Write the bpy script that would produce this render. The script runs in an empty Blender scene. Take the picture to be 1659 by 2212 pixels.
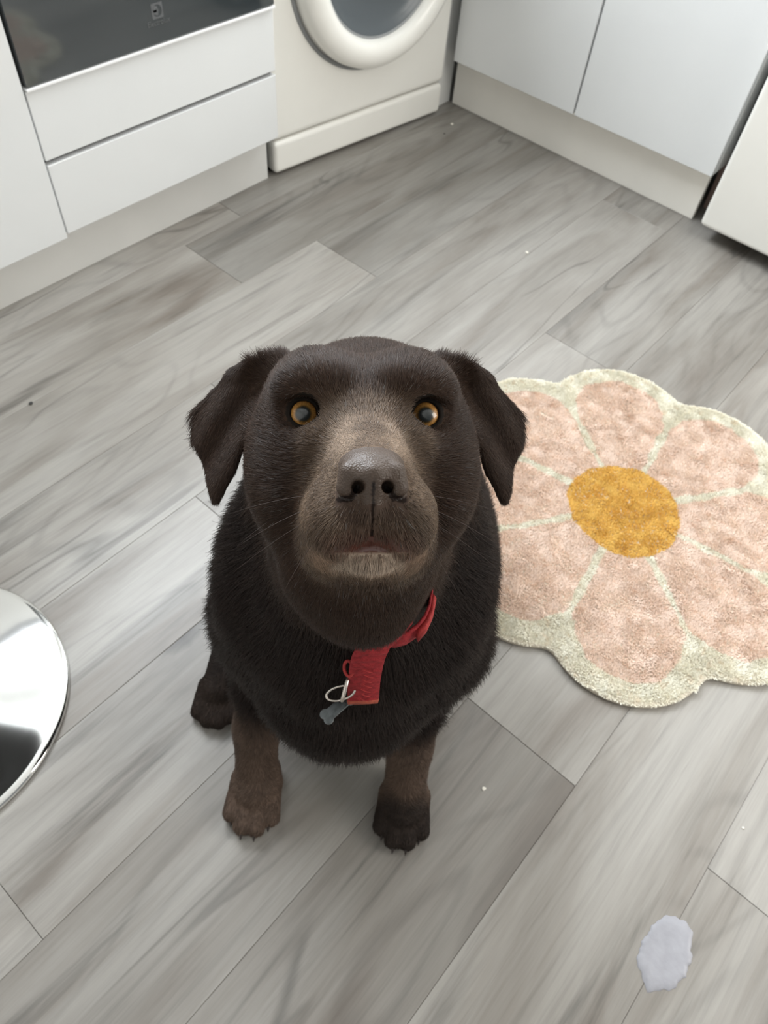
import bpy, bmesh, math, random
import numpy as np
from mathutils import Vector, Matrix

# ------------------------------------------------------------------ camera, world, lights, exposure
sc = bpy.context.scene
C = sc.collection
EYE_H = 1.04
CAMROT = np.array([[-0.65781898, -0.57823918, 0.48261128],
                   [0.74968384, -0.56432189, 0.34570935],
                   [0.07244542, 0.58922005, 0.80471821]])
cam_d = bpy.data.cameras.new('camera')
cam = bpy.data.objects.new('camera', cam_d); C.objects.link(cam)
cam.matrix_world = Matrix([list(CAMROT[0]) + [0], list(CAMROT[1]) + [0], list(CAMROT[2]) + [EYE_H], [0, 0, 0, 1]])
cam_d.sensor_fit = 'VERTICAL'; cam_d.sensor_height = 24.0
cam_d.lens = 1600.6 / 2212 * 24.0
cam_d.clip_start = 0.02
cam_d.dof.use_dof = True; cam_d.dof.focus_distance = 0.44; cam_d.dof.aperture_fstop = 11.0
sc.camera = cam
sc.view_settings.view_transform = 'Standard'
sc.view_settings.look = 'None'
sc.view_settings.gamma = 1.0
sc.view_settings.exposure = 0.02
sc.view_settings.use_curve_mapping = False

world = bpy.data.worlds.new('room_daylight'); sc.world = world
world.use_nodes = True
bg = world.node_tree.nodes['Background']
bg.inputs['Color'].default_value = (0.93, 0.97, 1.0, 1)
bg.inputs['Strength'].default_value = 0.24

def area(name, loc, target, sx, sy, power, col):
    l = bpy.data.lights.new(name, 'AREA'); l.shape = 'RECTANGLE'; l.size = sx; l.size_y = sy
    l.energy = power; l.color = col
    o = bpy.data.objects.new(name, l); C.objects.link(o); o.location = loc
    o.rotation_euler = (Vector(target) - Vector(loc)).to_track_quat('-Z', 'Y').to_euler()
    return o
area('window_daylight', (-2.42, -0.45, 1.62), (-0.5, -0.40, 0.3), 1.4, 1.0, 55, (0.92, 0.96, 1.0))
area('back_window_daylight', (-0.95, -1.86, 1.68), (-0.75, 0.0, 0.75), 1.25, 1.0, 100, (0.90, 0.95, 1.0))
area('cabinet_front_fill', (-1.6, 1.9, 1.5), (-0.9, -1.6, 0.3), 1.2, 1.4, 42, (1.0, 0.96, 0.90))  # added fill for the cabinet fronts, no source seen there

rng = np.random.default_rng(7)
random.seed(7)
PI = math.pi

# ------------------------------------------------------------------ material helpers
def new_mat(name):
    m = bpy.data.materials.new(name); m.use_nodes = True
    return m, m.node_tree, m.node_tree.nodes['Principled BSDF']
def simple(name, col, rough=0.5, metal=0.0, spec=0.5, coat=0.0, noise=None, bump=0.0, bscale=200):
    m, nt, b = new_mat(name)
    b.inputs['Base Color'].default_value = (*col, 1); b.inputs['Roughness'].default_value = rough
    b.inputs['Metallic'].default_value = metal; b.inputs['Specular IOR Level'].default_value = spec
    b.inputs['Coat Weight'].default_value = coat; b.inputs['Coat Roughness'].default_value = 0.08
    tc = nt.nodes.new('ShaderNodeTexCoord')
    if noise:
        n = nt.nodes.new('ShaderNodeTexNoise'); n.inputs['Scale'].default_value = noise[0]; n.inputs['Detail'].default_value = 4
        nt.links.new(tc.outputs['Object'], n.inputs['Vector'])
        r = nt.nodes.new('ShaderNodeValToRGB')
        a = noise[1]
        r.color_ramp.elements[0].position = 0.35; r.color_ramp.elements[1].position = 0.65
        r.color_ramp.elements[0].color = (*[c * (1 - a) for c in col], 1)
        r.color_ramp.elements[1].color = (*[min(1, c * (1 + a)) for c in col], 1)
        nt.links.new(n.outputs['Fac'], r.inputs['Fac']); nt.links.new(r.outputs['Color'], b.inputs['Base Color'])
    if bump:
        n = nt.nodes.new('ShaderNodeTexNoise'); n.inputs['Scale'].default_value = bscale; n.inputs['Detail'].default_value = 3
        nt.links.new(tc.outputs['Object'], n.inputs['Vector'])
        bp = nt.nodes.new('ShaderNodeBump'); bp.inputs['Strength'].default_value = bump; bp.inputs['Distance'].default_value = 0.001
        nt.links.new(n.outputs['Fac'], bp.inputs['Height']); nt.links.new(bp.outputs['Normal'], b.inputs['Normal'])
    return m

M_gloss = simple('white_gloss_laminate', (0.76, 0.775, 0.775), 0.16, spec=0.5, noise=(3, 0.015))
M_satin = simple('white_satin_panel', (0.74, 0.745, 0.73), 0.3, noise=(3, 0.02))
M_enamel = simple('white_enamel', (0.86, 0.85, 0.80), 0.28, spec=0.5, noise=(4, 0.02))
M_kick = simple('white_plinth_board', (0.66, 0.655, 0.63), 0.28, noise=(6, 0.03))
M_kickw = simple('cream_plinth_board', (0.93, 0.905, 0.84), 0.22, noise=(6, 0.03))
M_edge = simple('bright_edging', (0.93, 0.94, 0.94), 0.15)
M_ovenglass = simple('dark_oven_glass', (0.035, 0.043, 0.047), 0.06, spec=0.9, coat=0.3)
M_print = simple('grey_printed_mark', (0.115, 0.12, 0.125), 0.4)
M_dark = simple('dark_gap', (0.02, 0.02, 0.022), 0.7)
M_brown = simple('brown_bare_wall', (0.36, 0.26, 0.22), 0.8)
M_wall = simple('white_wall_paint', (0.78, 0.78, 0.76), 0.8, bump=0.1, bscale=60)
M_top = simple('grey_worktop', (0.28, 0.28, 0.28), 0.35, noise=(60, 0.3))
M_wglass = simple('smoked_porthole_glass', (0.095, 0.11, 0.12), 0.32, spec=0.4, coat=0.12)
M_seal = simple('grey_rubber_seal', (0.28, 0.29, 0.29), 0.5)
M_chrome = simple('chrome', (0.86, 0.86, 0.84), 0.09, metal=1.0, noise=(9, 0.03))
M_seat = simple('black_vinyl', (0.02, 0.02, 0.022), 0.4)
M_putty = simple('pale_grey_putty', (0.33, 0.33, 0.36), 0.45, noise=(60, 0.06), bump=0.5, bscale=90)
M_crumb = simple('pale_crumb', (0.75, 0.72, 0.64), 0.7)
M_crumbd = simple('dark_crumb', (0.05, 0.05, 0.05), 0.7)

# ------------------------------------------------------------------ mesh helpers
def link(name, me, mat=None, parent=None, smooth=False):
    o = bpy.data.objects.new(name, me); C.objects.link(o)
    if mat is not None:
        for mm in (mat if isinstance(mat, (list, tuple)) else [mat]): me.materials.append(mm)
    if parent is not None: o.parent = parent
    if smooth:
        me.polygons.foreach_set('use_smooth', [True] * len(me.polygons))
    return o
def bm_obj(name, bm, mat=None, parent=None, smooth=False):
    me = bpy.data.meshes.new(name); bm.normal_update(); bm.to_mesh(me); bm.free()
    return link(name, me, mat, parent, smooth)
def add_box(bm, x0, x1, y0, y1, z0, z1, bev=0.0, seg=2, mi=0):
    vs = [bm.verts.new(p) for p in ((x0, y0, z0), (x1, y0, z0), (x1, y1, z0), (x0, y1, z0), (x0, y0, z1), (x1, y0, z1), (x1, y1, z1), (x0, y1, z1))]
    fs = [bm.faces.new([vs[i] for i in q]) for q in ((3, 2, 1, 0), (4, 5, 6, 7), (0, 1, 5, 4), (1, 2, 6, 5), (2, 3, 7, 6), (3, 0, 4, 7))]
    for f in fs: f.material_index = mi
    if bev:
        es = set(e for f in fs for e in f.edges)
        bmesh.ops.bevel(bm, geom=list(es), offset=bev, segments=seg, profile=0.5, affect='EDGES')
def box(name, x0, x1, y0, y1, z0, z1, mat, parent=None, bev=0.0015, seg=2):
    bm = bmesh.new(); x0, x1 = sorted((x0, x1)); y0, y1 = sorted((y0, y1)); z0, z1 = sorted((z0, z1))
    add_box(bm, x0, x1, y0, y1, z0, z1, bev, seg)
    return bm_obj(name, bm, mat, parent)
def lathe(profile, seg=96, axis='Z'):
    bm = bmesh.new(); rings = []
    for r, z in profile:
        if r < 1e-6: rings.append([bm.verts.new((0, 0, z))])
        else: rings.append([bm.verts.new((r * math.cos(2 * PI * i / seg), r * math.sin(2 * PI * i / seg), z)) for i in range(seg)])
    for a, b in zip(rings, rings[1:]):
        for i in range(seg):
            j = (i + 1) % seg
            if len(a) == 1 and len(b) == 1: continue
            if len(a) == 1: bm.faces.new((a[0], b[i], b[j]))
            elif len(b) == 1: bm.faces.new((a[i], b[0], a[j]))
            else: bm.faces.new((a[i], b[i], b[j], a[j]))
    bmesh.ops.recalc_face_normals(bm, faces=bm.faces)
    return bm
def tube(pts, r, seg=12, closed=False):
    bm = bmesh.new(); pts = [Vector(p) for p in pts]; n = len(pts); rings = []
    up = Vector((0, 0, 1))
    for i, p in enumerate(pts):
        t = (pts[(i + 1) % n] - pts[i - 1]) if closed else (pts[min(i + 1, n - 1)] - pts[max(i - 1, 0)])
        t.normalize()
        a = t.cross(up)
        if a.length < 1e-3: a = t.cross(Vector((1, 0, 0)))
        a.normalize(); b = t.cross(a)
        if rings:
            # keep frame stable
            pa = prev_a - t * prev_a.dot(t)
            if pa.length > 1e-4: a = pa.normalized(); b = t.cross(a)
        prev_a = a
        rr = r[i] if isinstance(r, (list, tuple)) else r
        rings.append([bm.verts.new(p + rr * (math.cos(2 * PI * k / seg) * a + math.sin(2 * PI * k / seg) * b)) for k in range(seg)])
    m = n if closed else n - 1
    for i in range(m):
        A, B_ = rings[i], rings[(i + 1) % n]
        for k in range(seg):
            bm.faces.new((A[k], A[(k + 1) % seg], B_[(k + 1) % seg], B_[k]))
    if not closed:
        bm.faces.new(rings[0][::-1]); bm.faces.new(rings[-1])
    bmesh.ops.recalc_face_normals(bm, faces=bm.faces)
    return bm
def empty(name, loc=(0, 0, 0), rz=0.0):
    o = bpy.data.objects.new(name, None); C.objects.link(o); o.location = loc; o.rotation_euler = (0, 0, rz)
    o.empty_display_size = 0.1
    return o
def tag(o, label=None, cat=None, group=None, kind=None):
    if label: o['label'] = label
    if cat: o['category'] = cat
    if group: o['group'] = group
    if kind: o['kind'] = kind
    return o

# ------------------------------------------------------------------ setting: floor
PITCH = 0.1905
ROW0 = -1.275                                   # y of one long seam
KNOWN = {0: -1.045, 1: -0.874, 2: -1.109, 3: -0.62, 4: -0.42, 5: -1.233, 6: 0.42, 7: -0.454, 8: -1.35, 9: -0.485}
XMIN, XMAX = -2.45, 1.6
PL = 1.369
def floor_material():
    m, nt, b = new_mat('grey_oak_laminate'); N = nt.nodes.new; L = nt.links.new
    uv = N('ShaderNodeUVMap'); uv.uv_map = 'grain'
    at = N('ShaderNodeAttribute'); at.attribute_name = 'plank'
    sep = N('ShaderNodeSeparateColor'); L(at.outputs['Color'], sep.inputs['Color'])
    def mapping(sx, sy):
        mp = N('ShaderNodeMapping'); mp.inputs['Scale'].default_value = (sx, sy, 1); L(uv.outputs['UV'], mp.inputs['Vector']); return mp.outputs['Vector']
    def noise(vec, scale=1, detail=4, rough=0.6, dist=0.0):
        n = N('ShaderNodeTexNoise'); n.noise_dimensions = '3D'; n.inputs['Scale'].default_value = scale; n.inputs['Detail'].default_value = detail
        n.inputs['Roughness'].default_value = rough; n.inputs['Distortion'].default_value = dist; L(vec, n.inputs['Vector']); return n
    def ramp(fac, stops):
        r = N('ShaderNodeValToRGB'); e = r.color_ramp.elements
        e[0].position = stops[0][0]; e[0].color = (*[stops[0][1]] * 3, 1); e[1].position = stops[-1][0]; e[1].color = (*[stops[-1][1]] * 3, 1)
        for p, c in stops[1:-1]:
            q = e.new(p); q.color = (c, c, c, 1)
        L(fac, r.inputs['Fac']); return r.outputs['Color']
    def mul(a, b_, f=1.0):
        x = N('ShaderNodeMix'); x.data_type = 'RGBA'; x.blend_type = 'MULTIPLY'; x.inputs[0].default_value = f
        L(a, x.inputs[6]); L(b_, x.inputs[7]); return x.outputs[2]
    big = noise(mapping(1.6, 9), 1, 5, 0.55, 0.6)
    base = N('ShaderNodeValToRGB'); e = base.color_ramp.elements
    e[0].position = 0.30; e[0].color = (0.190, 0.165, 0.142, 1); e[1].position = 0.62; e[1].color = (0.360, 0.343, 0.316, 1)
    q = e.new(0.45); q.color = (0.282, 0.262, 0.236, 1)
    L(big.outputs['Fac'], base.inputs['Fac'])
    col = base.outputs['Color']
    # fine fibres
    fib = noise(mapping(7, 260), 1, 3, 0.7)
    col = mul(col, ramp(fib.outputs['Fac'], [(0.3, 0.90), (0.5, 0.99), (0.7, 1.03)]))
    fib2 = noise(mapping(3, 70), 1, 4, 0.65, 0.3)
    col = mul(col, ramp(fib2.outputs['Fac'], [(0.32, 0.86), (0.48, 0.98), (0.7, 1.04)]))
    # cathedral figure: rings of a warped distance field
    cat = noise(mapping(1.3, 5.5), 1, 1.5, 0.4, 0.2)
    mth = N('ShaderNodeMath'); mth.operation = 'MULTIPLY'; mth.inputs[1].default_value = 26.0; L(cat.outputs['Fac'], mth.inputs[0])
    sn = N('ShaderNodeMath'); sn.operation = 'SINE'
    mt2 = N('ShaderNodeMath'); mt2.operation = 'MULTIPLY'; mt2.inputs[1].default_value = 3.0; L(mth.outputs[0], mt2.inputs[0]); L(mt2.outputs[0], sn.inputs[0])
    rg = ramp(sn.outputs[0], [(-0.0, 1.03), (0.6, 1.0), (1.0, 0.86)])
    msk = noise(mapping(1.1, 4), 1, 2, 0.5)
    x = N('ShaderNodeMix'); x.data_type = 'RGBA'; x.blend_type = 'MULTIPLY'
    L(ramp(msk.outputs['Fac'], [(0.48, 0.0), (0.6, 0.85)]), x.inputs[0]); L(col, x.inputs[6]); L(rg, x.inputs[7]); col = x.outputs[2]
    # dark heart streaks
    hs = noise(mapping(1.1, 16), 1, 5, 0.6, 1.1)
    col = mul(col, ramp(hs.outputs['Fac'], [(0.27, 0.48), (0.36, 0.80), (0.44, 1.0)]))
    # thin dark cracks and figure lines
    cr = noise(mapping(0.8, 7.5), 1, 2.5, 0.5, 0.5)
    crr = ramp(cr.outputs['Fac'], [(0.490, 1.0), (0.498, 0.62), (0.501, 0.62), (0.511, 1.0)])
    cm = noise(mapping(1.7, 6), 1, 1, 0.5)
    x = N('ShaderNodeMix'); x.data_type = 'RGBA'; x.blend_type = 'MULTIPLY'
    L(ramp(cm.outputs['Fac'], [(0.54, 0.0), (0.64, 1.0)]), x.inputs[0]); L(col, x.inputs[6]); L(crr, x.inputs[7]); col = x.outputs[2]
    # knots
    vo = N('ShaderNodeTexVoronoi'); vo.inputs['Scale'].default_value = 1.0; kw = noise(mapping(14, 30), 1, 3, 0.6)
    kv = N('ShaderNodeVectorMath'); kv.operation = 'MULTIPLY_ADD'; kv.inputs[1].default_value = (0.16, 0.16, 0); L(kw.outputs['Color'], kv.inputs[0]); L(mapping(1.9, 5.3), kv.inputs[2])
    L(kv.outputs[0], vo.inputs['Vector'])
    col = mul(col, ramp(vo.outputs['Distance'], [(0.0, 0.30), (0.05, 0.50), (0.10, 0.86), (0.20, 1.0)]))
    # per-plank tone; some rows also carry painted floor brightness and shadow
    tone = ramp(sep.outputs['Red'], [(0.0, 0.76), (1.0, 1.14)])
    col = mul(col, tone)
    L(col, b.inputs['Base Color'])
    b.inputs['Roughness'].default_value = 0.36; b.inputs['Specular IOR Level'].default_value = 0.5
    bp = N('ShaderNodeBump'); bp.inputs['Strength'].default_value = 0.18; bp.inputs['Distance'].default_value = 0.0006
    L(fib.outputs['Fac'], bp.inputs['Height']); L(bp.outputs['Normal'], b.inputs['Normal'])
    return m
M_floor = floor_material()
def build_floor():
    bm = bmesh.new(); uvl = bm.loops.layers.uv.new('grain'); cl = bm.loops.layers.float_color.new('plank')
    r = random.Random(11)
    TONE = {(-1, 0): 0.9, (-1, 1): .2, (0, 0): 0.85, (0, 1): .1, (1, 0): 1.0, (1, 1): .1}
    for row in range(-4, 16):
        y0 = ROW0 + (row - 1) * PITCH; y1 = y0 + PITCH
        j = KNOWN.get(row, r.uniform(-1.2, 1.0))
        xs = []
        x = j
        while x < XMAX + PL: xs.append(x); x += PL
        x = j - PL
        while x > XMIN - PL: xs.append(x); x -= PL
        xs.sort()
        for a, b_ in zip(xs, xs[1:]):
            if b_ < XMIN or a > XMAX: continue
            a2 = max(a, XMIN) + 0.0003; b2 = min(b_, XMAX) - 0.0003
            if b2 - a2 < 0.02: continue
            ou, ov = r.uniform(0, 60), r.uniform(0, 60)
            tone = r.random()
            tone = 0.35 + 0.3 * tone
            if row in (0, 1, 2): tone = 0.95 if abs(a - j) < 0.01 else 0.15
            if row in (3, 4): tone = 0.85 if a > -0.8 else 0.45  # bright left-mid floor painted into these boards' tone
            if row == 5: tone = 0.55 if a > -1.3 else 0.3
            if row == 6: tone = 0.2  # lower-left floor shadow painted into the board tone
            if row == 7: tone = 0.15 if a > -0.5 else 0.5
            g = 0.0006; yb, yt = y0 + 0.00015, y1 - 0.00015
            ring0 = [(a2, yb, -0.004), (b2, yb, -0.004), (b2, yt, -0.004), (a2, yt, -0.004)]
            ring1 = [(a2, yb, -g), (b2, yb, -g), (b2, yt, -g), (a2, yt, -g)]
            ring2 = [(a2 + g, yb + g, 0), (b2 - g, yb + g, 0), (b2 - g, yt - g, 0), (a2 + g, yt - g, 0)]
            V = [[bm.verts.new(p) for p in rg] for rg in (ring0, ring1, ring2)]
            fs = [bm.faces.new(V[2])]
            for A, B_ in ((0, 1), (1, 2)):
                for k in range(4):
                    fs.append(bm.faces.new((V[A][k], V[A][(k + 1) % 4], V[B_][(k + 1) % 4], V[B_][k])))
            for f in fs:
                for lp in f.loops:
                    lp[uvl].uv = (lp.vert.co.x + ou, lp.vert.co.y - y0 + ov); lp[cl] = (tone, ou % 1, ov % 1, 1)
    add_box(bm, XMIN, XMAX, ROW0 - 5.2 * PITCH, ROW0 + 15.2 * PITCH, -0.02, -0.0035, mi=1)
    o = bm_obj('floor', bm, [M_floor, M_dark]); tag(o, kind='structure')
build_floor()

# ------------------------------------------------------------------ setting: walls
bm = bmesh.new()
add_box(bm, -2.48, 1.6, -2.02, -1.92, 0, 1.12); add_box(bm, -2.48, 1.6, -2.02, -1.92, 2.25, 2.4)
add_box(bm, -2.48, -1.62, -2.02, -1.92, 1.12, 2.25); add_box(bm, -0.28, 1.6, -2.02, -1.92, 1.12, 2.25)
tag(bm_obj('wall_left', bm, M_wall), kind='structure')
# right wall with a window opening above the worktop
bm = bmesh.new()
add_box(bm, -2.60, -2.48, -2.02, 1.7, 0, 1.05); add_box(bm, -2.60, -2.48, -2.02, 1.7, 2.2, 2.4)
add_box(bm, -2.60, -2.48, -2.02, -1.2, 1.05, 2.2); add_box(bm, -2.60, -2.48, 0.6, 1.7, 1.05, 2.2)
tag(bm_obj('wall_right', bm, M_wall), kind='structure')

tag(box('wall_rear', 1.15, 1.27, -2.02, 2.0, 0, 2.4, simple('taupe_wall_paint', (.55, .53, .50), .85), bev=0), kind='structure')
tag(box('ceiling', -2.60, 1.27, -2.02, 2.0, 2.4, 2.5, M_wall, bev=0), kind='structure')
# ------------------------------------------------------------------ left run of kitchen units
YD, YP = -1.305, -1.354                        # door fronts and plinth face
u = empty('drawer_unit', (-0.914, -1.6, 0)); tag(u, 'white handleless drawer unit under the built-in oven, beside the washing machine', 'drawer unit')
def rel(o, parent):                             # parent keeping world place
    o.parent = parent; o.matrix_parent_inverse = Matrix.Translation(-Vector(parent.location)); return o
XL, XR = -0.622, -1.206
rel(box('carcass', XL - 0.001, XR + 0.001, YD - 0.021, -1.88, 0.125, 0.405, M_satin), u)
rel(box('filler_panel', XL - 0.0015, XR + 0.0015, YD - 0.019, YD, 0.275, 0.398, M_gloss), u)
dr = rel(box('drawer_front', XL - 0.0015, XR + 0.0015, YD - 0.019, YD, 0.125, 0.266, M_gloss), u)
g = rel(box('recess_strip', XL - 0.003, XR + 0.003, YD - 0.0205, YD - 0.014, 0.264, 0.277, M_dark, bev=0), u)
tag(g, 'dark shadow gap')

ov = empty('built_in_oven', (-0.914, -1.6, 0.4)); tag(ov, 'built-in oven with black glass door and small grey printed emblem', 'oven')
rel(box('oven_body', XL - 0.004, XR + 0.004, YD - 0.02, -1.86, 0.407, 0.995, M_satin), ov)
dg = rel(box('oven_door', XL - 0.003, XR + 0.003, YD - 0.018, YD + 0.006, 0.406, 0.86, M_ovenglass, bev=0.001), ov)
tr = rel(box('door_trim', XL - 0.0015, XR + 0.0015, YD - 0.018, YD + 0.008, 0.3995, 0.4040, M_edge, bev=0.0008), ov); tag(tr, 'bright white metal strip under the glass')
rel(box('control_panel', XL - 0.003, XR + 0.003, YD - 0.018, YD + 0.004, 0.865, 0.99, M_ovenglass), ov)
rel(bm_obj('door_handle', tube([(XL - 0.06, YD + 0.045, 0.80), (XR + 0.06, YD + 0.045, 0.80)], 0.009), M_chrome, smooth=True), ov)
# emblem: square frame with a round opening and a curved blade shape, wordmark strip below
def poly_plate(name, loops, y, mat, parent, th=0.0003):
    bm = bmesh.new()
    for lp in loops:
        vs = [bm.verts.new((p[0], y, p[1])) for p in lp]
        try: bm.faces.new(vs)
        except ValueError: pass
    bmesh.ops.recalc_face_normals(bm, faces=bm.faces)
    r = bmesh.ops.extrude_face_region(bm, geom=list(bm.faces))
    for v in r['geom']:
        if isinstance(v, bmesh.types.BMVert): v.co.y += th
    bmesh.ops.recalc_face_normals(bm, faces=bm.faces)
    o = bm_obj(name, bm, mat); return rel(o, parent) if parent.type == 'EMPTY' else o
ex, ez = -0.9125, 0.459; hs = 0.0125
YG = YD + 0.0061
loops = []
K = 32
for i in range(K):                              # square plate minus circle, as quads
    a0, a1 = 2 * PI * i / K + PI / 4, 2 * PI * (i + 1) / K + PI / 4
    def sq(a):
        c, s = math.cos(a), math.sin(a); k = 1 / max(abs(c), abs(s)); return (ex + hs * c * k, ez + hs * s * k)
    def ci(a): return (ex + hs * 0.80 * math.cos(a), ez + hs * 0.80 * math.sin(a))
    loops.append([sq(a0), sq(a1), ci(a1), ci(a0)])
# swoosh inside the ring
arc = [(ex + 0.001 + hs * 0.66 * math.cos(t), ez + hs * 0.8 * math.sin(t)) for t in np.linspace(1.9, -1.3, 12)]
arc2 = [(ex - 0.003 + hs * 0.22 * math.cos(t), ez + hs * 0.55 * math.sin(t)) for t in np.linspace(-1.3, 1.9, 12)]
loops.append(arc[3:9] + [(ex - 0.0005, ez - 0.008), (ex - 0.0025, ez), (ex - 0.0005, ez + 0.007)])
loops.append([(ex + hs * 0.8, ez + 0.0015), (ex + 0.001, ez + 0.0025), (ex + 0.001, ez - 0.0025), (ex + hs * 0.8, ez - 0.0015)])
em = poly_plate('emblem', loops, YG, M_print, ov); tag(em, 'grey square emblem with a round opening')
tx = bpy.data.curves.new('wordmark', 'FONT'); tx.body = 'Electrolux'; tx.size = 0.0125; tx.align_x = 'CENTER'; tx.extrude = 0.00015
to = bpy.data.objects.new('wordmark', tx); C.objects.link(to)
to.rotation_euler = (PI / 2, 0, PI); to.location = (ex, YG + 0.0003, 0.4365)
bpy.context.view_layer.update()
tmw = to.matrix_world.copy()
me = bpy.data.meshes.new_from_object(to.evaluated_get(bpy.context.evaluated_depsgraph_get()))
C.objects.unlink(to); bpy.data.objects.remove(to)
me.transform(tmw); wm_ = link('wordmark', me, M_print); rel(wm_, ov); tag(wm_, 'small grey printed word')

bc = empty('base_cabinet', (-0.32, -1.6, 0)); tag(bc, 'white handleless base cabinet left of the oven, cut by the left edge', 'cabinet')
rel(box('carcass', -0.02, XL + 0.002, YD - 0.021, -1.88, 0.12, 0.86, M_satin), bc)
rel(box('cabinet_door', -0.025, XL + 0.003, YD - 0.019, YD + 0.004, 0.12, 0.86, M_gloss, bev=0.0015), bc)
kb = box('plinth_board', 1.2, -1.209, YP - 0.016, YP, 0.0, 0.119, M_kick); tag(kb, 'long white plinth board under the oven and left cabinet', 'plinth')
tag(box('worktop', 0.3, -2.47, YD + 0.02 - 0.03, -1.915, 0.995, 1.03, M_top, bev=0.003), 'grey worktop over the oven and washing machine', 'worktop')

# ------------------------------------------------------------------ washing machine
A = Vector((-1.226, -1.345, 0)); ang = math.radians(173.52)
w = empty('washing_machine', A, ang); tag(w, 'white front-loading washing machine with grey porthole in the kitchen corner', 'washing machine')
# local: +x along the front (image right), +y = into the machine? front faces -n ; local y points to +n*(-1)
# with this rotation local +y = world -y, so the body lies on +y
def wbox(name, x0, x1, y0, y1, z0, z1, mat, bev=0.004, seg=3):
    return box(name, x0, x1, y0, y1, z0, z1, mat, w, bev, seg)
body = wbox('body', 0.0, 0.596, 0.002, 0.50, 0.088, 0.85, M_enamel, 0.014, 4)
kick = wbox('kick_panel', 0.001, 0.592, -0.0005, 0.05, 0.006, 0.085, M_enamel, 0.011, 4)
tag(kick, 'slightly warmer white service panel along the floor')
wbox('base', 0.01, 0.586, 0.03, 0.49, 0.0, 0.09, M_dark, 0.003)
def on_front(bm, cx, cz, y):
    for v in bm.verts:
        x, yy, z = v.co; v.co = (cx + x, y - z, cz + yy)
cx, cz = 0.317, 0.452
bm = lathe([(0.262, -0.004), (0.262, 0.002), (0.256, 0.004), (0.252, 0.002)]); on_front(bm, cx, cz, 0.002)
bmesh.ops.recalc_face_normals(bm, faces=bm.faces); bm_obj('porthole_seam', bm, M_seal, w, True)
bm = lathe([(0.250, 0.0), (0.2515, 0.018), (0.248, 0.036), (0.240, 0.046), (0.226, 0.052), (0.210, 0.053), (0.196, 0.049), (0.187, 0.040), (0.184, 0.028), (0.184, 0.0)])
on_front(bm, cx, cz, 0.002); bmesh.ops.recalc_face_normals(bm, faces=bm.faces)
dn = bm_obj('porthole_frame', bm, M_enamel, w, True)
bm = lathe([(0.186, 0.028), (0.178, 0.027), (0.170, 0.020), (0.155, 0.012), (0.12, 0.008), (0.06, 0.006), (0.0, 0.0055)])
on_front(bm, cx, cz, 0.002); bmesh.ops.recalc_face_normals(bm, faces=bm.faces)
bm_obj('porthole_glass', bm, M_wglass, w, True)
bm = lathe([(0.1845, 0.030), (0.180, 0.030), (0.178, 0.024), (0.1845, 0.022)]); on_front(bm, cx, cz, 0.002)
bmesh.ops.recalc_face_normals(bm, faces=bm.faces); bm_obj('glass_rim', bm, M_seal, w, True)
hb = box('porthole_handle', 0.548, 0.580, -0.048, -0.020, 0.40, 0.50, M_enamel, w, 0.008, 3)
wbox('control_strip', 0.01, 0.586, -0.006, 0.01, 0.745, 0.84, M_satin, 0.004)

# ------------------------------------------------------------------ corner and right run
XD, XP = -1.846, -1.897
cp = box('corner_filler_panel', -1.832, -1.90, -1.325, -1.308, 0.0, 0.86, M_satin); tag(cp, 'narrow white filler panel in the corner between washing machine and cabinets', 'filler panel')
def rcab(y0, y1, label):
    e = empty('base_cabinet', (-2.15, (y0 + y1) / 2, 0)); tag(e, label, 'cabinet', None)
    rel(box('carcass', XD - 0.021, -2.45, y0 + 0.001, y1 - 0.001, 0.137, 0.86, M_satin), e)
    rel(box('cabinet_door', XD - 0.019, XD, y0 + 0.0015, y1 - 0.0015, 0.136, 0.86, M_gloss, bev=0.0012), e)
rcab(-1.276, -0.8795, 'white handleless base cabinet nearest the corner, beside the washing machine')
rcab(-0.877, -0.480, 'white handleless base cabinet next to the fridge')
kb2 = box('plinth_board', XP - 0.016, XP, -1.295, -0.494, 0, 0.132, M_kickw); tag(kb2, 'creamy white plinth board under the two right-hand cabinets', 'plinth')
bpy.context.view_layer.update()
for v in kb2.data.vertices:                     # the board stands a touch skew, nearer the room at its right end
    v.co.x += (v.co.y + 1.295) * 0.012
tag(box('worktop', -1.82, -2.47, YD - 0.005, -0.475, 0.88, 0.92, M_top, bev=0.003), 'grey worktop over the two right-hand cabinets', 'worktop')
tag(box('trim_1', -1.99, -1.965, -0.500, -0.446, 0, 0.16, M_brown, bev=0), kind='structure')
tag(box('trim_2', -1.99, -1.925, -0.478, -0.446, 0.162, 0.86, simple('blue_grey_edge', (.16, .18, .21), .6), bev=0), kind='structure')
fr = empty('fridge_freezer', (-2.1, -0.15, 0)); tag(fr, 'white freestanding fridge freezer at the right edge, raised off the floor', 'fridge')
rel(box('fridge_body', -1.875, -2.44, -0.449, 0.13, 0.045, 1.75, M_enamel, bev=0.004), fr)
rel(box('fridge_door', -1.812, -1.872, -0.452, 0.135, 0.038, 0.72, M_enamel, bev=0.010, seg=4), fr)
rel(box('fridge_door', -1.812, -1.872, -0.452, 0.135, 0.728, 1.745, M_enamel, bev=0.010, seg=4), fr)
for yy in (-0.43, 0.11):
    for xx in (-1.92, -2.40):
        bm = lathe([(0, 0), (0.016, 0), (0.018, 0.004), (0.010, 0.010), (0.010, 0.047), (0, 0.047)], 24)
        for v in bm.verts: v.co.x += xx; v.co.y += yy
        rel(bm_obj('foot', bm, M_dark), fr)

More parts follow.
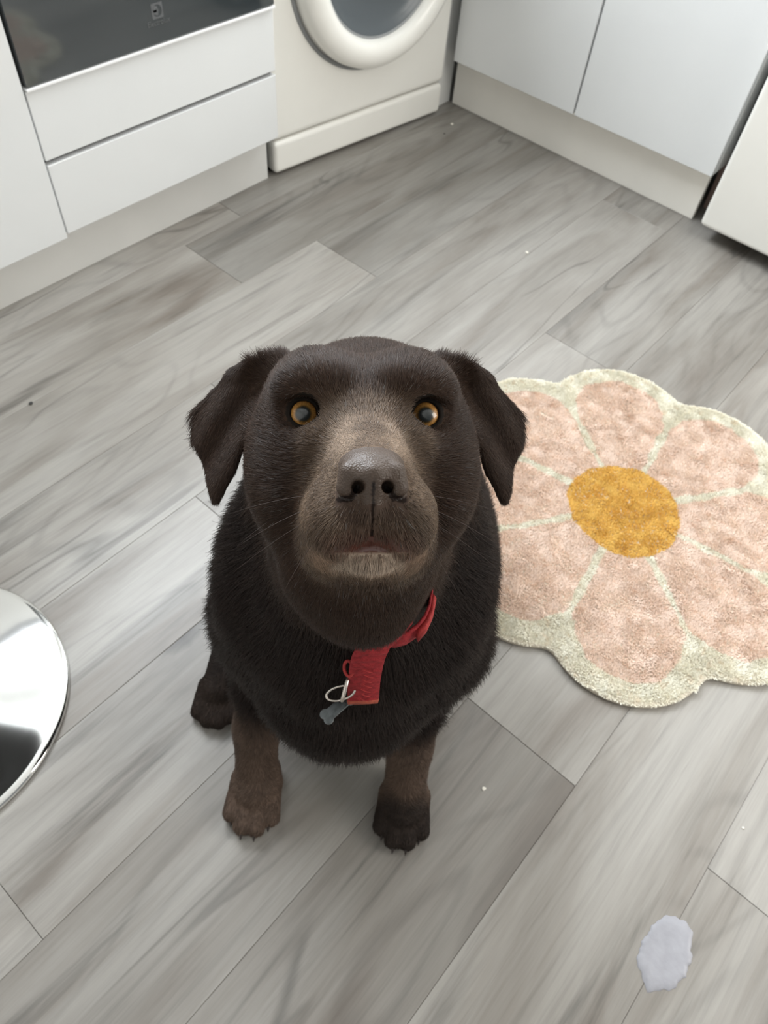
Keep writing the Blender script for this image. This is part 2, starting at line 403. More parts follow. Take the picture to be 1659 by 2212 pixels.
# ------------------------------------------------------------------ bar stool (its chrome base shows at the left edge)
st = empty('bar_stool', (0.087, -0.689, 0)); tag(st, 'round polished chrome pedestal base of a bar stool at the left edge', 'stool')
bm = lathe([(0, 0.0), (0.199, 0.0), (0.2012, 0.003), (0.2012, 0.007), (0.199, 0.0095), (0.19, 0.0115), (0.165, 0.014), (0.12, 0.018), (0.08, 0.023), (0.055, 0.031), (0.04, 0.044), (0.034, 0.062), (0.031, 0.085), (0, 0.085)], 192)
bm_obj('pedestal_base', bm, M_chrome, st, True)
bm = lathe([(0, 0.085), (0.029, 0.085), (0.029, 0.42), (0.024, 0.425), (0.024, 0.68), (0, 0.68)], 48); bm_obj('pole', bm, M_chrome, st, False)
bm = lathe([(0, 0.68), (0.10, 0.685), (0.175, 0.70), (0.19, 0.72), (0.19, 0.75), (0.175, 0.77), (0.10, 0.778), (0, 0.78)], 96); bm_obj('seat', bm, M_seat, st, True)
pts = [(-0.14 * math.cos(a) * -1, 0.14 * math.sin(a), 0.30) for a in np.linspace(1.2, -1.2, 24)]
bm_obj('footrest', tube([(0, 0.028, 0.30)] + pts + [(0, -0.028, 0.30)], 0.008), M_chrome, st, True)

# ------------------------------------------------------------------ filler patch and crumbs on the floor
cxy = np.array([(-0.346, .226), (-.366, .227), (-.39, .231), (-.408, .254), (-.401, .268), (-.384, .276), (-.362, .283), (-.344, .282), (-.318, .268), (-.308, .257), (-.318, .240), (-.330, .229)])
cc = cxy.mean(0); bm = bmesh.new(); rings = []
n = 96
angs = np.arctan2(cxy[:, 1] - cc[1], cxy[:, 0] - cc[0]); rad = np.hypot(*(cxy - cc).T); o_ = np.argsort(angs); angs, rad = angs[o_], rad[o_]
for s_, z_ in ((1.0, 0.0), (0.97, 0.0009), (0.8, 0.0013), (0.45, 0.0012)):
    rg_ = []
    for i in range(n):
        a = -PI + 2 * PI * i / n; r0 = np.interp(a, angs, rad, period=2 * PI) * (1 + 0.03 * math.sin(9 * a + 1) + 0.02 * math.sin(23 * a))
        rg_.append(bm.verts.new((r0 * s_ * math.cos(a), r0 * s_ * math.sin(a), z_)))
    rings.append(rg_)
for A_, B_ in zip(rings, rings[1:]):
    for i in range(n): bm.faces.new((A_[i], A_[(i + 1) % n], B_[(i + 1) % n], B_[i]))
bm.faces.new(rings[-1])
po = bm_obj('putty_patch', bm, M_putty, None, True); po.location = (cc[0], cc[1], 0.0002)
tag(po, 'pale grey smear of dried putty on the laminate at lower right', 'putty patch')
def crumb(x, y, s, mat, label, flat=0.4, stretch=1.0):
    bm = bmesh.new(); bmesh.ops.create_icosphere(bm, subdivisions=2, radius=s * 0.6)
    r = random.Random(int(x * 1e4) & 0xffff)
    for v in bm.verts: v.co = Vector((v.co.x * stretch, v.co.y, v.co.z * flat)) * r.uniform(0.75, 1.2)
    o = bm_obj('crumb', bm, mat, None, True); z0 = min(v.co.z for v in o.data.vertices); o.location = (x, y, -z0); o.rotation_euler = (0, 0, r.uniform(0, 3))
    tag(o, label, 'crumb')
crumb(-1.444, -0.709, 0.006, M_crumb, 'tiny pale fleck on the boards between the dog and the cabinets', 0.3, 1.6)
crumb(-0.364, -0.035, 0.0045, M_crumb, 'tiny pale crumb on the boards right of the front paws', 0.3, 1.3)
crumb(-0.565, 0.263, 0.003, M_crumb, 'tiny white crumb on the boards above the putty patch', 0.4)
crumb(-0.350, -1.084, 0.0055, M_crumbd, 'small dark crumb on the boards at the left, below the oven', 0.6, 1.2)
crumb(-1.795, -1.215, 0.007, M_crumb, 'pale scrap on the floor in the corner by the washing machine', 0.3, 1.5)
crumb(-1.735, -1.195, 0.004, M_crumbd, 'dark speck on the floor in front of the washing machine corner', 0.5)

# ------------------------------------------------------------------ fibres (hair curves) helper
def strands(name, P, R, cols, mat, parent):
    """P: (N,K,3) points, R: (N,K) radii, cols: (N,3)"""
    N_, K_ = P.shape[:2]
    hc = bpy.data.hair_curves.new(name); hc.add_curves([K_] * N_)
    hc.attributes['position'].data.foreach_set('vector', P.astype(np.float32).ravel())
    ra = hc.attributes.get('radius') or hc.attributes.new('radius', 'FLOAT', 'POINT')
    ra.data.foreach_set('value', R.astype(np.float32).ravel())
    ca = hc.attributes.new('tint', 'FLOAT_COLOR', 'CURVE')
    ca.data.foreach_set('color', np.c_[cols, np.ones(N_)].astype(np.float32).ravel())
    hc.materials.append(mat)
    o = bpy.data.objects.new(name, hc); C.objects.link(o)
    if parent: o.parent = parent
    return o
def fibre_mat(name, rough, spec, sheen=0.0):
    m, nt, b = new_mat(name)
    at = nt.nodes.new('ShaderNodeAttribute'); at.attribute_name = 'tint'
    nt.links.new(at.outputs['Color'], b.inputs['Base Color'])
    b.inputs['Roughness'].default_value = rough; b.inputs['Specular IOR Level'].default_value = spec
    b.inputs['Sheen Weight'].default_value = sheen
    return m
def vnoise(P, scale, seed=0):
    """smooth value noise in numpy, -1..1"""
    r = np.random.default_rng(seed); T = r.uniform(-1, 1, (32, 32, 32)).astype(np.float32)
    q = P * scale; i = np.floor(q).astype(int); f = q - i; f = f * f * (3 - 2 * f); out = 0
    for dx in (0, 1):
        for dy in (0, 1):
            for dz in (0, 1):
                wgt = (f[..., 0] if dx else 1 - f[..., 0]) * (f[..., 1] if dy else 1 - f[..., 1]) * (f[..., 2] if dz else 1 - f[..., 2])
                out = out + wgt * T[(i[..., 0] + dx) & 31, (i[..., 1] + dy) & 31, (i[..., 2] + dz) & 31]
    return out

# ------------------------------------------------------------------ flower rug
RC = np.array([-0.921, -0.139]); A0 = math.radians(9.5)
def rug_r(th):
    k = PI / 4; t = ((th - A0) % k) - k / 2        # 0 at the petal axis
    # circle of radius rp centred at distance d on the axis
    d, rp = 0.232, 0.137
    r = d * np.cos(t) + np.sqrt(np.maximum(rp ** 2 - (d * np.sin(t)) ** 2, 0))
    notch = 0.318
    return -np.log(np.exp(-(-r) * 60) + np.exp(notch * 0.965 * 60)) / -60 if False else np.maximum(r, 0.300) 
def rug_col(x, y):
    r = np.hypot(x, y); th = np.arctan2(y, x); k = PI / 4
    t = ((th - A0) % k) - k / 2
    wob = 0.004 * vnoise(np.stack([x, y, x * 0], -1), 40, 3)
    lx, ly = r * np.cos(t), np.abs(r * np.sin(t))
    cream = np.array([0.88, 0.85, 0.73]); pink = np.array([0.88, 0.72, 0.61]); yel = np.array([0.82, 0.54, 0.15])
    ispink = (ly + wob < lx * math.tan(k / 2) - 0.007) & (((lx - 0.243) ** 2 + ly ** 2 < (0.088 + wob) ** 2) | (lx < 0.243)) & (ly + wob < 0.088)
    isyel = r + 0.6 * wob + 0.003 * np.cos(3 * th + 1) < 0.101
    c = np.where(ispink[..., None], pink, cream); c = np.where(isyel[..., None], yel, c)
    return c
rug = empty('flower_rug', (RC[0], RC[1], 0)); tag(rug, 'flower-shaped tufted rug with eight pink petals, cream edge and yellow centre', 'rug')
def build_rug():
    bm = bmesh.new(); n = 512; rings = []
    th = np.linspace(0, 2 * PI, n, endpoint=False); R0 = rug_r(th)
    # soften the inner corners
    for _ in range(14): R0 = (np.roll(R0, 1) + R0 * 2 + np.roll(R0, -1)) / 4
    prof = [(-0.0015, 0.0), (0.0, 0.002), (0.0, 0.006), (-0.002, 0.0085), (-0.006, 0.0095)]
    for dr_, z in prof:
        rings.append([bm.verts.new(((R0[i] + dr_) * math.cos(th[i]), (R0[i] + dr_) * math.sin(th[i]), z)) for i in range(n)])
    for f_ in (0.8, 0.55, 0.3, 0.1):
        rings.append([bm.verts.new((R0[i] * f_ * math.cos(th[i]), R0[i] * f_ * math.sin(th[i]), 0.0095)) for i in range(n)])
    cv = bm.verts.new((0, 0, 0.0095))
    for A_, B_ in zip(rings, rings[1:]):
        for i in range(n): bm.faces.new((A_[i], A_[(i + 1) % n], B_[(i + 1) % n], B_[i]))
    for i in range(n): bm.faces.new((rings[-1][i], rings[-1][(i + 1) % n], cv))
    bm_obj('backing', bm, simple('cream_rug_backing', (0.62, 0.56, 0.46), 0.95, spec=0.1), rug, True)
    # tufted pile
    N_ = 210000
    g = np.random.default_rng(5); xy = g.uniform(-0.38, 0.38, (int(N_ * 1.7), 2)); rr = np.hypot(*xy.T); tt = np.arctan2(xy[:, 1], xy[:, 0])
    Rm = np.interp(tt, th, R0, period=2 * PI); k = rr < Rm - 0.001; xy, rr, tt, Rm = xy[k], rr[k], tt[k], Rm[k]
    n_ = len(xy); P = np.zeros((n_, 3, 3)); edge = np.clip((rr - (Rm - 0.008)) / 0.008, 0, 1)
    P[:, 0, :2] = xy; P[:, 0, 2] = 0.0085 - 0.003 * edge
    lean = np.stack([vnoise(np.c_[xy, xy[:, :1] * 0], 55, 1), vnoise(np.c_[xy, xy[:, :1] * 0], 55, 2)], -1) * 0.0028 + g.normal(0, 0.0011, (n_, 2))
    lean += (xy / rr[:, None]) * edge[:, None] * 0.003
    hgt = g.uniform(0.0035, 0.0052, n_) * (1 - 0.35 * edge) + 0.0008 * vnoise(np.c_[xy, xy[:, :1] * 0], 30, 9)
    P[:, 1, :2] = xy + lean * 0.4; P[:, 1, 2] = P[:, 0, 2] + hgt * 0.6
    P[:, 2, :2] = xy + lean; P[:, 2, 2] = P[:, 0, 2] + hgt
    R = np.tile([0.00065, 0.0006, 0.00045], (n_, 1))
    c = rug_col(xy[:, 0], xy[:, 1]); c = c * (1 + 0.04 * vnoise(np.c_[xy, xy[:, :1] * 0], 90, 4)[:, None] + g.normal(0, 0.06, (n_, 1)))
    sp = (vnoise(np.c_[xy, xy[:, :1] * 0], 110, 6) < -0.68)
    c[sp] *= np.array([0.95, 0.90, 0.86])
    o = strands('pile', P, R, np.clip(c, 0, 1), fibre_mat('rug_pile', 0.9, 0.1), rug); tag(o, kind='stuff')
build_rug()

# ------------------------------------------------------------------ the dog : signed-distance sculpt
FW = -CAMROT[:, 2].copy(); FW[2] = 0; FW /= np.linalg.norm(FW); RT = np.cross(FW, [0, 0, 1])
BB = np.array([RT, FW, [0, 0, 1.0]])           # world -> dog axes (dog faces -y)
U0 = -0.02
ORG = np.array([U0, 0.45, 0.0])
dog_rz = math.atan2(RT[1], RT[0])
dog_loc = BB.T @ ORG
def px(p):                                       # point given in floor frame -> dog local
    return np.array(p, float) - ORG
# head frame in dog axes
yaw = math.radians(4.0)
Hc = BB @ CAMROT
Ry = np.array([[math.cos(yaw), 0, math.sin(yaw)], [0, 1, 0], [-math.sin(yaw), 0, math.cos(yaw)]])
HR = Hc @ Ry                                     # columns: head right(image), up, forward
HO = BB @ (np.array([0, 0, EYE_H]) + CAMROT @ np.array([-0.0114, 0.0612, -0.46])) - ORG
def h2d(p): return HR @ np.array(p, float) + HO

PR = []                                          # (kind, data, k, bbox)
def ell(c, r, k=0.01, rot=None, op='+', head=False):
    c = np.array(c, float); r = np.array(r, float); Q = np.eye(3) if rot is None else rot
    if head: Q = HR @ Q; c = h2d(c)
    PR.append(('ell', (c, r, Q), k, op, (c - r.max(), c + r.max())))
def cone(a, b, ra, rb, k=0.02, op='+', head=False):
    a = np.array(a, float); b = np.array(b, float)
    if head: a, b = h2d(a), h2d(b)
    m = max(ra, rb); PR.append(('cone', (a, b, ra, rb), k, op, (np.minimum(a, b) - m, np.maximum(a, b) + m)))
def rotx(d): d = math.radians(d); return np.array([[1, 0, 0], [0, math.cos(d), -math.sin(d)], [0, math.sin(d), math.cos(d)]])
def roty(d): d = math.radians(d); return np.array([[math.cos(d), 0, math.sin(d)], [0, 1, 0], [-math.sin(d), 0, math.cos(d)]])
def rotz(d): d = math.radians(d); return np.array([[math.cos(d), -math.sin(d), 0], [math.sin(d), math.cos(d), 0], [0, 0, 1]])

# torso
ell(px((U0, .415, .355)), (.112, .125, .170), .03, rotx(-15))
ell(px((U0, .330, .325)), (.092, .088, .135), .04)
cone(px((U0, .46, .36)), px((U0, .66, .19)), .125, .145, .04)
ell(px((U0, .67, .15)), (.155, .135, .140), .04)
for s in (-1, 1):
    ell(px((U0 + s * .082, .372, .375)), (.049, .075, .118), .03)                 # shoulder
    ell(px((U0 + s * .115, .57, .155)), (.065, .125, .115), .03, rotx(20))      # thigh
# neck
cone(px((U0, .40, .44)), px((U0, .390, .60)), .112, .080, .04)
cone(px((U0 + .002, .335, .43)), px((U0 + .004, .305, .60)), .085, .050, .04)
ell(px((U0 + .004, .262, .600)), (.042, .034, .060), .018, roty(-22))    # loose throat skin hanging over the collar
# forelegs (left then right in the photo)
for s, pw, sw in ((-1, (-.124, .237), 0.0), (1, (.073, .243), 0.0)):
    ux = pw[0]
    cone(px((U0 + s * .090, .375, .32)), px((ux, .40, .205)), .056, .042, .03)
    cone(px((ux, .395, .20)), px((ux - .004, .325, .10)), .036, .0265, .02)
    cone(px((ux - .004, .325, .105)), px((ux - .002, .300, .055)), .0275, .0265, .012)
    ell(px((ux, .285, .030)), (.031, .040, .027), .012)
    for t, (dx, dy) in enumerate(((-.0245, .010), (-.0085, -.004), (.0085, -.004), (.0245, .010))):
        cone(px((ux + dx * .8, pw[1] + .035 + dy, .026)), px((ux + dx, pw[1] - .004 + dy, .0145)), .0135, .0125, .006)
# hind feet
for s, ty, hx in ((-1, .352, -.202), (1, .46, .140)):
    cone(px((hx - s * .01, ty + .17, .045)), px((hx, ty + .05, .024)), .028, .024, .015)
    for dx, dy in ((-.022, .010), (-.0075, 0), (.0075, 0), (.022, .010)):
        cone(px((hx + dx * .8, ty + .045 + dy, .022)), px((hx + dx, ty + .010 + dy, .0135)), .013, .012, .006)
# tail
cone(px((U0, .77, .07)), px((U0 + .03, .92, .035)), .035, .025, .03)
cone(px((U0 + .03, .92, .035)), px((U0 + .07, 1.06, .018)), .025, .012, .01)

# head (head frame: x image right, y up the face, z towards the nose)
ell((0, -.012, -.070), (.0745, .058, .088), .02, head=True)
for s in (-1, 1): ell((s * .030, .0155, -.045), (.034, .033, .050), .012, head=True)            # forehead halves
ell((0, -.020, -.010), (.034, .030, .024), .015, head=True)
for s in (-1, 1):
    ell((s * .046, -.034, -.052), (.0315, .045, .048), .02, head=True)   # cheek
    ell((s * .033, .0165, -.0055), (.023, .0135, .018), .014, head=True)   # brow
    ell((s * .027, -.018, .000), (.015, .013, .017), .012, head=True)   # below the eye
    cone((s * .034, -.022, -.004), (s * .047, -.052, -.012), .007, .009, .006, head=True)   # fold of the cheek
    ell((s * .046, -.046, -.030), (.024, .034, .030), .015, head=True)
# muzzle
cone((0, -.014, -.010), (0, -.043, .058), .025, .0205, .012, head=True)
cone((0, -.040, -.010), (0, -.057, .050), .034, .027, .010, head=True)
for s in (-1, 1):
    ell((s * .0175, -.0640, .046), (.0200, .0240, .031), .006, rotx(8), head=True)   # flews
    ell((s * .0210, -.067, .024), (.0175, .026, .034), .005, head=True)
ell((0, -.0815, .042), (.0225, .0100, .026), .003, rotx(12), head=True)            # chin
ell((0, -.082, .000), (.034, .020, .045), .015, head=True)                      # lower jaw
cone((0, -.075, -.03), (0, -.080, -.10), .045, .06, .03, head=True)              # throat
# centre furrow of the forehead
EYES = [np.array([s * .0383, .0006, -.0120]) for s in (-1, 1)]
ER = .0122
for s, e in zip((-1, 1), EYES):
    ell(e + [0, 0, .012], (.0135, .0110, .012), .006, rotz(-s * 8), '-', head=True)  # socket dip
    ell(e + [0, .0, .0], (.0150, .0145, .0137), .004, None, '+', head=True)          # lids over the ball
    ell(e + [0, -.0003, .0135], (.0085, .0079, .0125), .0012, rotz(-s * 10), '-', head=True)   # lid opening
    ell(e + [-s * .0088, -.0028, .0115], (.0040, .0022, .006), .0015, rotz(s * 20), '-', head=True)
# nose leather
NB = []
def nose_prims():
    ell((0, -.0430, .0745), (.0165, .0115, .0135), .004, head=True)
    ell((0, -.0365, .0700), (.0155, .0075, .0120), .005, head=True)
    for s in (-1, 1):
        cone((s * .0112, -.0410, .0790), (s * .0134, -.0482, .0780), .0062, .0054, .002, head=True)   # wing
    cone((0, -.042, .084), (0, -.060, .0775), .0048, .0055, .004, head=True)
    for s in (-1, 1):
        cone((s * .0074, -.0482, .0900), (s * .0076, -.0486, .0760), .0035, .0030, .0012, '-', head=True)  # nostril
        cone((s * .0078, -.0490, .0880), (s * .0112, -.0545, .0840), .0022, .0019, .0010, '-', head=True)
        cone((s * .0112, -.0545, .0840), (s * .0172, -.0550, .0775), .0019, .0015, .0010, '-', head=True)  # slit
    cone((0, -.0410, .0895), (0, -.0560, .0845), .0004, .0006, .0010, '-', head=True)
    cone((0, -.0560, .0845), (0, -.0735, .0785), .0008, .0007, .0012, '-', head=True)
nose_prims()
# ears
EARP = np.array([(.058, .050), (.080, .046), (.104, .030), (.1215, .013), (.1205, -.008), (.112, -.028), (.106, -.044), (.103, -.055), (.098, -.055), (.092, -.043), (.086, -.033), (.080, -.014), (.070, .002), (.060, .025)])
for s in (-1, 1):
    PR.append(('ear', s, .006, '+', (h2d((s * .09, 0, -.07)) - .085, h2d((s * .09, 0, -.07)) + .085)))
    cone((s * .056, .040, -.072), (s * .088, .034, -.078), .012, .007, .010, head=True)

def sd_poly(px_, py_, V):
    d = np.full(px_.shape, 1e9); s = np.ones(px_.shape); n = len(V); j = n - 1
    for i in range(n):
        e = V[j] - V[i]; wx, wy = px_ - V[i][0], py_ - V[i][1]
        t = np.clip((wx * e[0] + wy * e[1]) / (e @ e), 0, 1)
        d = np.minimum(d, (wx - e[0] * t) ** 2 + (wy - e[1] * t) ** 2)
        c1 = py_ >= V[i][1]; c2 = py_ < V[j][1]; c3 = e[0] * wy > e[1] * wx
        s = np.where((c1 & c2 & c3) | (~c1 & ~c2 & ~c3), -s, s); j = i
    return s * np.sqrt(d)
def ear_mid(ax, y):                               # z of the flap's middle surface
    t = (ax - .058) / .062
    return -.066 - .030 * t ** 2 + .030 * np.clip(.03 - y, 0, .09) / .085 * (1 - .3 * t) + .004 * np.sin(ax * 190 + y * 120)
def prim_sdf(pr, X, Y, Z):
    kind, dat = pr[0], pr[1]
    if kind == 'ell':
        c, r, Q = dat; px_, py_, pz_ = X - c[0], Y - c[1], Z - c[2]
        a = (px_ * Q[0, 0] + py_ * Q[1, 0] + pz_ * Q[2, 0]); b = (px_ * Q[0, 1] + py_ * Q[1, 1] + pz_ * Q[2, 1]); c_ = (px_ * Q[0, 2] + py_ * Q[1, 2] + pz_ * Q[2, 2])
        k0 = np.sqrt((a / r[0]) ** 2 + (b / r[1]) ** 2 + (c_ / r[2]) ** 2) + 1e-9
        k1 = np.sqrt((a / r[0] ** 2) ** 2 + (b / r[1] ** 2) ** 2 + (c_ / r[2] ** 2) ** 2) + 1e-9
        return k0 * (k0 - 1) / k1
    if kind == 'cone':
        a, b, ra, rb = dat; ba = b - a; L2 = ba @ ba
        h = np.clip(((X - a[0]) * ba[0] + (Y - a[1]) * ba[1] + (Z - a[2]) * ba[2]) / L2, 0, 1)
        return np.sqrt((X - a[0] - h * ba[0]) ** 2 + (Y - a[1] - h * ba[1]) ** 2 + (Z - a[2] - h * ba[2]) ** 2) - (ra + (rb - ra) * h)
    if kind == 'ear':
        s = dat; q = [X - HO[0], Y - HO[1], Z - HO[2]]
        hx = sum(q[i] * HR[i, 0] for i in range(3)); hy = sum(q[i] * HR[i, 1] for i in range(3)); hz = sum(q[i] * HR[i, 2] for i in range(3))
        ax = hx * s
        d2 = sd_poly(ax, hy, EARP) + .003
        dz = np.abs(hz - ear_mid(ax, hy)) * .85 - .0022
        m = np.maximum(d2, dz)
        return np.minimum(m, 0) + np.sqrt(np.maximum(d2, 0) ** 2 + np.maximum(dz, 0) ** 2) - .002
def smin(a, b, k):
    h = np.clip(k - np.abs(a - b), 0, None) / k
    return np.minimum(a, b) - h * h * k * .25
def field(axs):
    F = np.full([len(a) for a in axs], 0.2, dtype=np.float32)
    for pr in PR:
        k = pr[2]; lo, hi = pr[4]; m = k + .012
        sl = tuple(slice(max(0, np.searchsorted(axs[i], lo[i] - m) - 1), min(len(axs[i]), np.searchsorted(axs[i], hi[i] + m) + 1)) for i in range(3))
        if any(s.stop - s.start < 1 for s in sl): continue
        X = axs[0][sl[0]][:, None, None]; Y = axs[1][sl[1]][None, :, None]; Z = axs[2][sl[2]][None, None, :]
        d = prim_sdf(pr, X, Y, Z); f = F[sl]
        F[sl] = smin(f, d, k) if pr[3] == '+' else -smin(-f, d, k)
    return F
def graded(lo, hi, segs):
    """segs: list of (upto, step)"""
    out = [lo]
    while out[-1] < hi:
        x = out[-1]; st_ = next((s for u_, s in segs if x < u_), segs[-1][1]); out.append(x + st_)
    return np.array(out)
def surface_nets(F, axs):
    S = F < 0
    nx, ny, nz = F.shape
    cnt = np.zeros((nx - 1, ny - 1, nz - 1), np.uint8)
    for dx in (0, 1):
        for dy in (0, 1):
            for dz in (0, 1): cnt += S[dx:nx - 1 + dx, dy:ny - 1 + dy, dz:nz - 1 + dz]
    act = np.argwhere((cnt > 0) & (cnt < 8)); del cnt
    idx = np.full((nx - 1, ny - 1, nz - 1), -1, np.int32); idx[tuple(act.T)] = np.arange(len(act))
    acc = np.zeros((len(act), 3)); num = np.zeros(len(act))
    cor = [(0, 0, 0), (1, 0, 0), (0, 1, 0), (1, 1, 0), (0, 0, 1), (1, 0, 1), (0, 1, 1), (1, 1, 1)]
    for a in range(8):
        for b in range(a + 1, 8):
            if sum(abs(cor[a][i] - cor[b][i]) for i in range(3)) != 1: continue
            A_, B_ = act + cor[a], act + cor[b]
            fa, fb = F[tuple(A_.T)], F[tuple(B_.T)]; m = (fa < 0) != (fb < 0)
            t = np.where(m, fa / np.where(m, fa - fb, 1), 0)[:, None]
            pa = np.stack([axs[i][A_[:, i]] for i in range(3)], 1); pb = np.stack([axs[i][B_[:, i]] for i in range(3)], 1)
            acc += np.where(m[:, None], pa + (pb - pa) * t, 0); num += m
    V = acc / num[:, None]; quads = []
    for ax in range(3):
        o1, o2 = [(1, 2), (2, 0), (0, 1)][ax]
        sh = [slice(None)] * 3; sh2 = [slice(None)] * 3; sh[ax] = slice(0, -1); sh2[ax] = slice(1, None)
        ch = S[tuple(sh)] != S[tuple(sh2)]
        e = np.argwhere(ch); lim = [nx - 1, ny - 1, nz - 1]
        k = (e[:, o1] > 0) & (e[:, o2] > 0) & (e[:, o1] < lim[o1]) & (e[:, o2] < lim[o2]); e = e[k]
        inside = S[tuple(e.T)]
        def g(d1, d2):
            q = e.copy(); q[:, o1] -= d1; q[:, o2] -= d2; return idx[tuple(q.T)]
        q = np.stack([g(1, 1), g(0, 1), g(0, 0), g(1, 0)], 1)
        q[~inside] = q[~inside][:, ::-1]; quads.append(q)
    return V, np.concatenate(quads)

def ss(x, a, b):
    t = np.clip((x - a) / (b - a), 0, 1); return t * t * (3 - 2 * t)
def build_grid():
    ctr = h2d((0, -.03, .03))
    gx = graded(-.24, .24, [(ctr[0] - .052, .0045), (ctr[0] + .052, .0010), (ctr[0] + .13, .0018), (9, .0045)])
    # left side of the head fine as well
    gx = graded(-.24, .24, [(-.150, .0045), (ctr[0] - .052, .0018), (ctr[0] + .052, .0010), (.150, .0018), (9, .0045)])
    yl, yh = h2d((0, -.05, .10))[1] - .03, h2d((0, .03, -.005))[1] + .01
    gy = graded(-.30, .68, [(yl, .0035), (yh, .0010), (yh + .13, .0020), (9, .0055)])
    zl, zh = h2d((0, -.095, .03))[2] - .01, h2d((0, -.03, .09))[2] + .03
    gz = graded(-.012, zh + .03, [(.06, .0022), (zl - .10, .0050), (zl, .0022), (9, .0010)])
    return [gx, gy, gz]
axs = build_grid()
F = field(axs)
# lumps of coat and muscle on the torso
V, Qd = surface_nets(F, axs); del F
V[:, 2] = np.maximum(V[:, 2], 0.0004)
print('dog verts', len(V), 'quads', len(Qd), [len(a) for a in axs])
def connected(V, Qd):                              # keep the largest piece only
    p = np.arange(len(V))
    for _ in range(400):
        m = p[Qd].min(1); q = p.copy(); np.minimum.at(q, Qd.ravel(), np.repeat(m, 4)); q = q[q]
        if (q == p).all(): break
        p = q
    u_, c_ = np.unique(p, return_counts=True); print('pieces', sorted(c_)[-5:]); keep = p == u_[c_.argmax()]
    fk = keep[Qd[:, 0]]; ren = np.cumsum(keep) - 1
    return V[keep], ren[Qd[fk]]
V, Qd = connected(V, Qd)
def vnormals(V, Qd):
    fn = np.cross(V[Qd[:, 2]] - V[Qd[:, 0]], V[Qd[:, 3]] - V[Qd[:, 1]]); N_ = np.zeros_like(V)
    for i in range(4): np.add.at(N_, Qd[:, i], fn)
    return N_ / (np.linalg.norm(N_, axis=1, keepdims=True) + 1e-12), np.linalg.norm(fn, axis=1) / 2
VN, FA = vnormals(V, Qd)
HQ = (V - HO) @ HR                                # head coordinates of every vertex
def nose_dist(P):
    X, Y, Z = P.T; d = np.full(len(P), 1.0)
    for pr in NOSEP: d = np.minimum(d, prim_sdf(pr, X, Y, Z))
    return d
_n0 = len(PR); nose_prims(); NOSEP = [p for p in PR[_n0:] if p[3] == '+']; del PR[_n0:]
def masks(P, Q):
    x, y, z = Q.T; ax = np.abs(x)
    nd = nose_dist(P)
    nose = (nd < .0022) & (z > .062) & (y > -.0575 + 0 * y) & ((y > -.0540 - 3 * (ax - .006)) | (ax < .0060))
    lid = np.zeros(len(P), bool)
    for e in EYES:
        q = Q - e; lid |= (np.hypot(q[:, 0] / .0112, q[:, 1] / .0102) < 1) & (q[:, 2] > 0)
    lip = (y < -.0745 - 12 * x ** 2) & (y > -.0825) & (ax < .020) & (z > .050)
    head = ss(-np.linalg.norm(Q - [0, -.02, -.04], axis=1), -.155, -.115)
    ear = (ax > .079) & (z < -.035) & (y > -.062) & (head > 0)
    return nose, lid, lip, head, ear
def coat(P, Q):
    x, y, z = Q.T; ax = np.abs(x); nose, lid, lip, head, ear = masks(P, Q)
    c = np.tile([.016, .0098, .0078], (len(P), 1))  # torso coat darker than the head: chest shade put into the colour
    def mixc(c, col, w): return c * (1 - w[:, None]) + np.array(col) * w[:, None]
    c = mixc(c, [.042, .0240, .0155], head * .85)
    mz = head * ss(z, -.006, .030) * (1 - ss(y, .000, .016)) * ss(-ax, -.046, -.036)
    c = mixc(c, [.195, .142, .102], mz * (.70 + .30 * vnoise(Q, 110, 21)) * (.48 + .52 * ss(np.maximum(ax, (y + .045) * 1.0), .008, .027)))
    br = head * ss(z, .02, .04) * ss(-np.abs(ax - .018), -.012, -.003) * ss(y, -.040, -.024)
    c = mixc(c, [.28, .21, .155], br * .8)
    fr_ = head * ss(z, .055, .066) * ss(-ax, -.020, -.012) * ss(-y, .048, .054)
    c = mixc(c, [.090, .058, .041], fr_ * .45)
    lp = head * ss(z, .02, .04) * ss(-y, .076, .084) * ss(-ax, -.040, -.030)
    c = mixc(c, [.34, .235, .165], lp * .65)
    rl = head * ss(z, .045, .055) * ss(-y, .066, .074) * ss(-ax, -.030, -.018)
    c = mixc(c, [.090, .040, .030], rl * .55)
    ch = head * ss(z, .030, .045) * ss(-y, .0822, .0845) * ss(-ax, -.026, -.018)
    c = mixc(c, [.40, .32, .25], ch)
    low = (1 - head) * ss(-P[:, 2], -.17, -.11) * ss(-P[:, 1], .0, .08)
    c = mixc(c, [.105, .072, .054], low)
    toe = ss(P[:, 0], .03, .05) * ss(-P[:, 1], .155, .185) * ss(-P[:, 2], -.075, -.05)
    c = mixc(c, [.012, .009, .008], toe * .85)
    ea = ear.astype(float)
    c = mixc(c, [.050, .033, .025], ea * (.6 + .4 * vnoise(Q, 60, 77)))
    hf = ss(-P[:, 2], -.13, -.09) * ss(-P[:, 0], .135, .15)
    c = mixc(c, [.016, .011, .009], hf * .85)
    return c
def slit_dist(Q):
    q = Q[:, :2].copy(); q[:, 0] = np.abs(q[:, 0]); d = np.full(len(q), 1.0)
    pts = np.array([(.0076, -.0486), (.0112, -.0543), (.0170, -.0548)])
    for a, b in zip(pts, pts[1:]):
        h = np.clip(((q - a) @ (b - a)) / ((b - a) @ (b - a)), 0, 1)[:, None]; d = np.minimum(d, np.linalg.norm(q - a - (b - a) * h, axis=1))
    return np.where(Q[:, 2] > .066, d, 1)
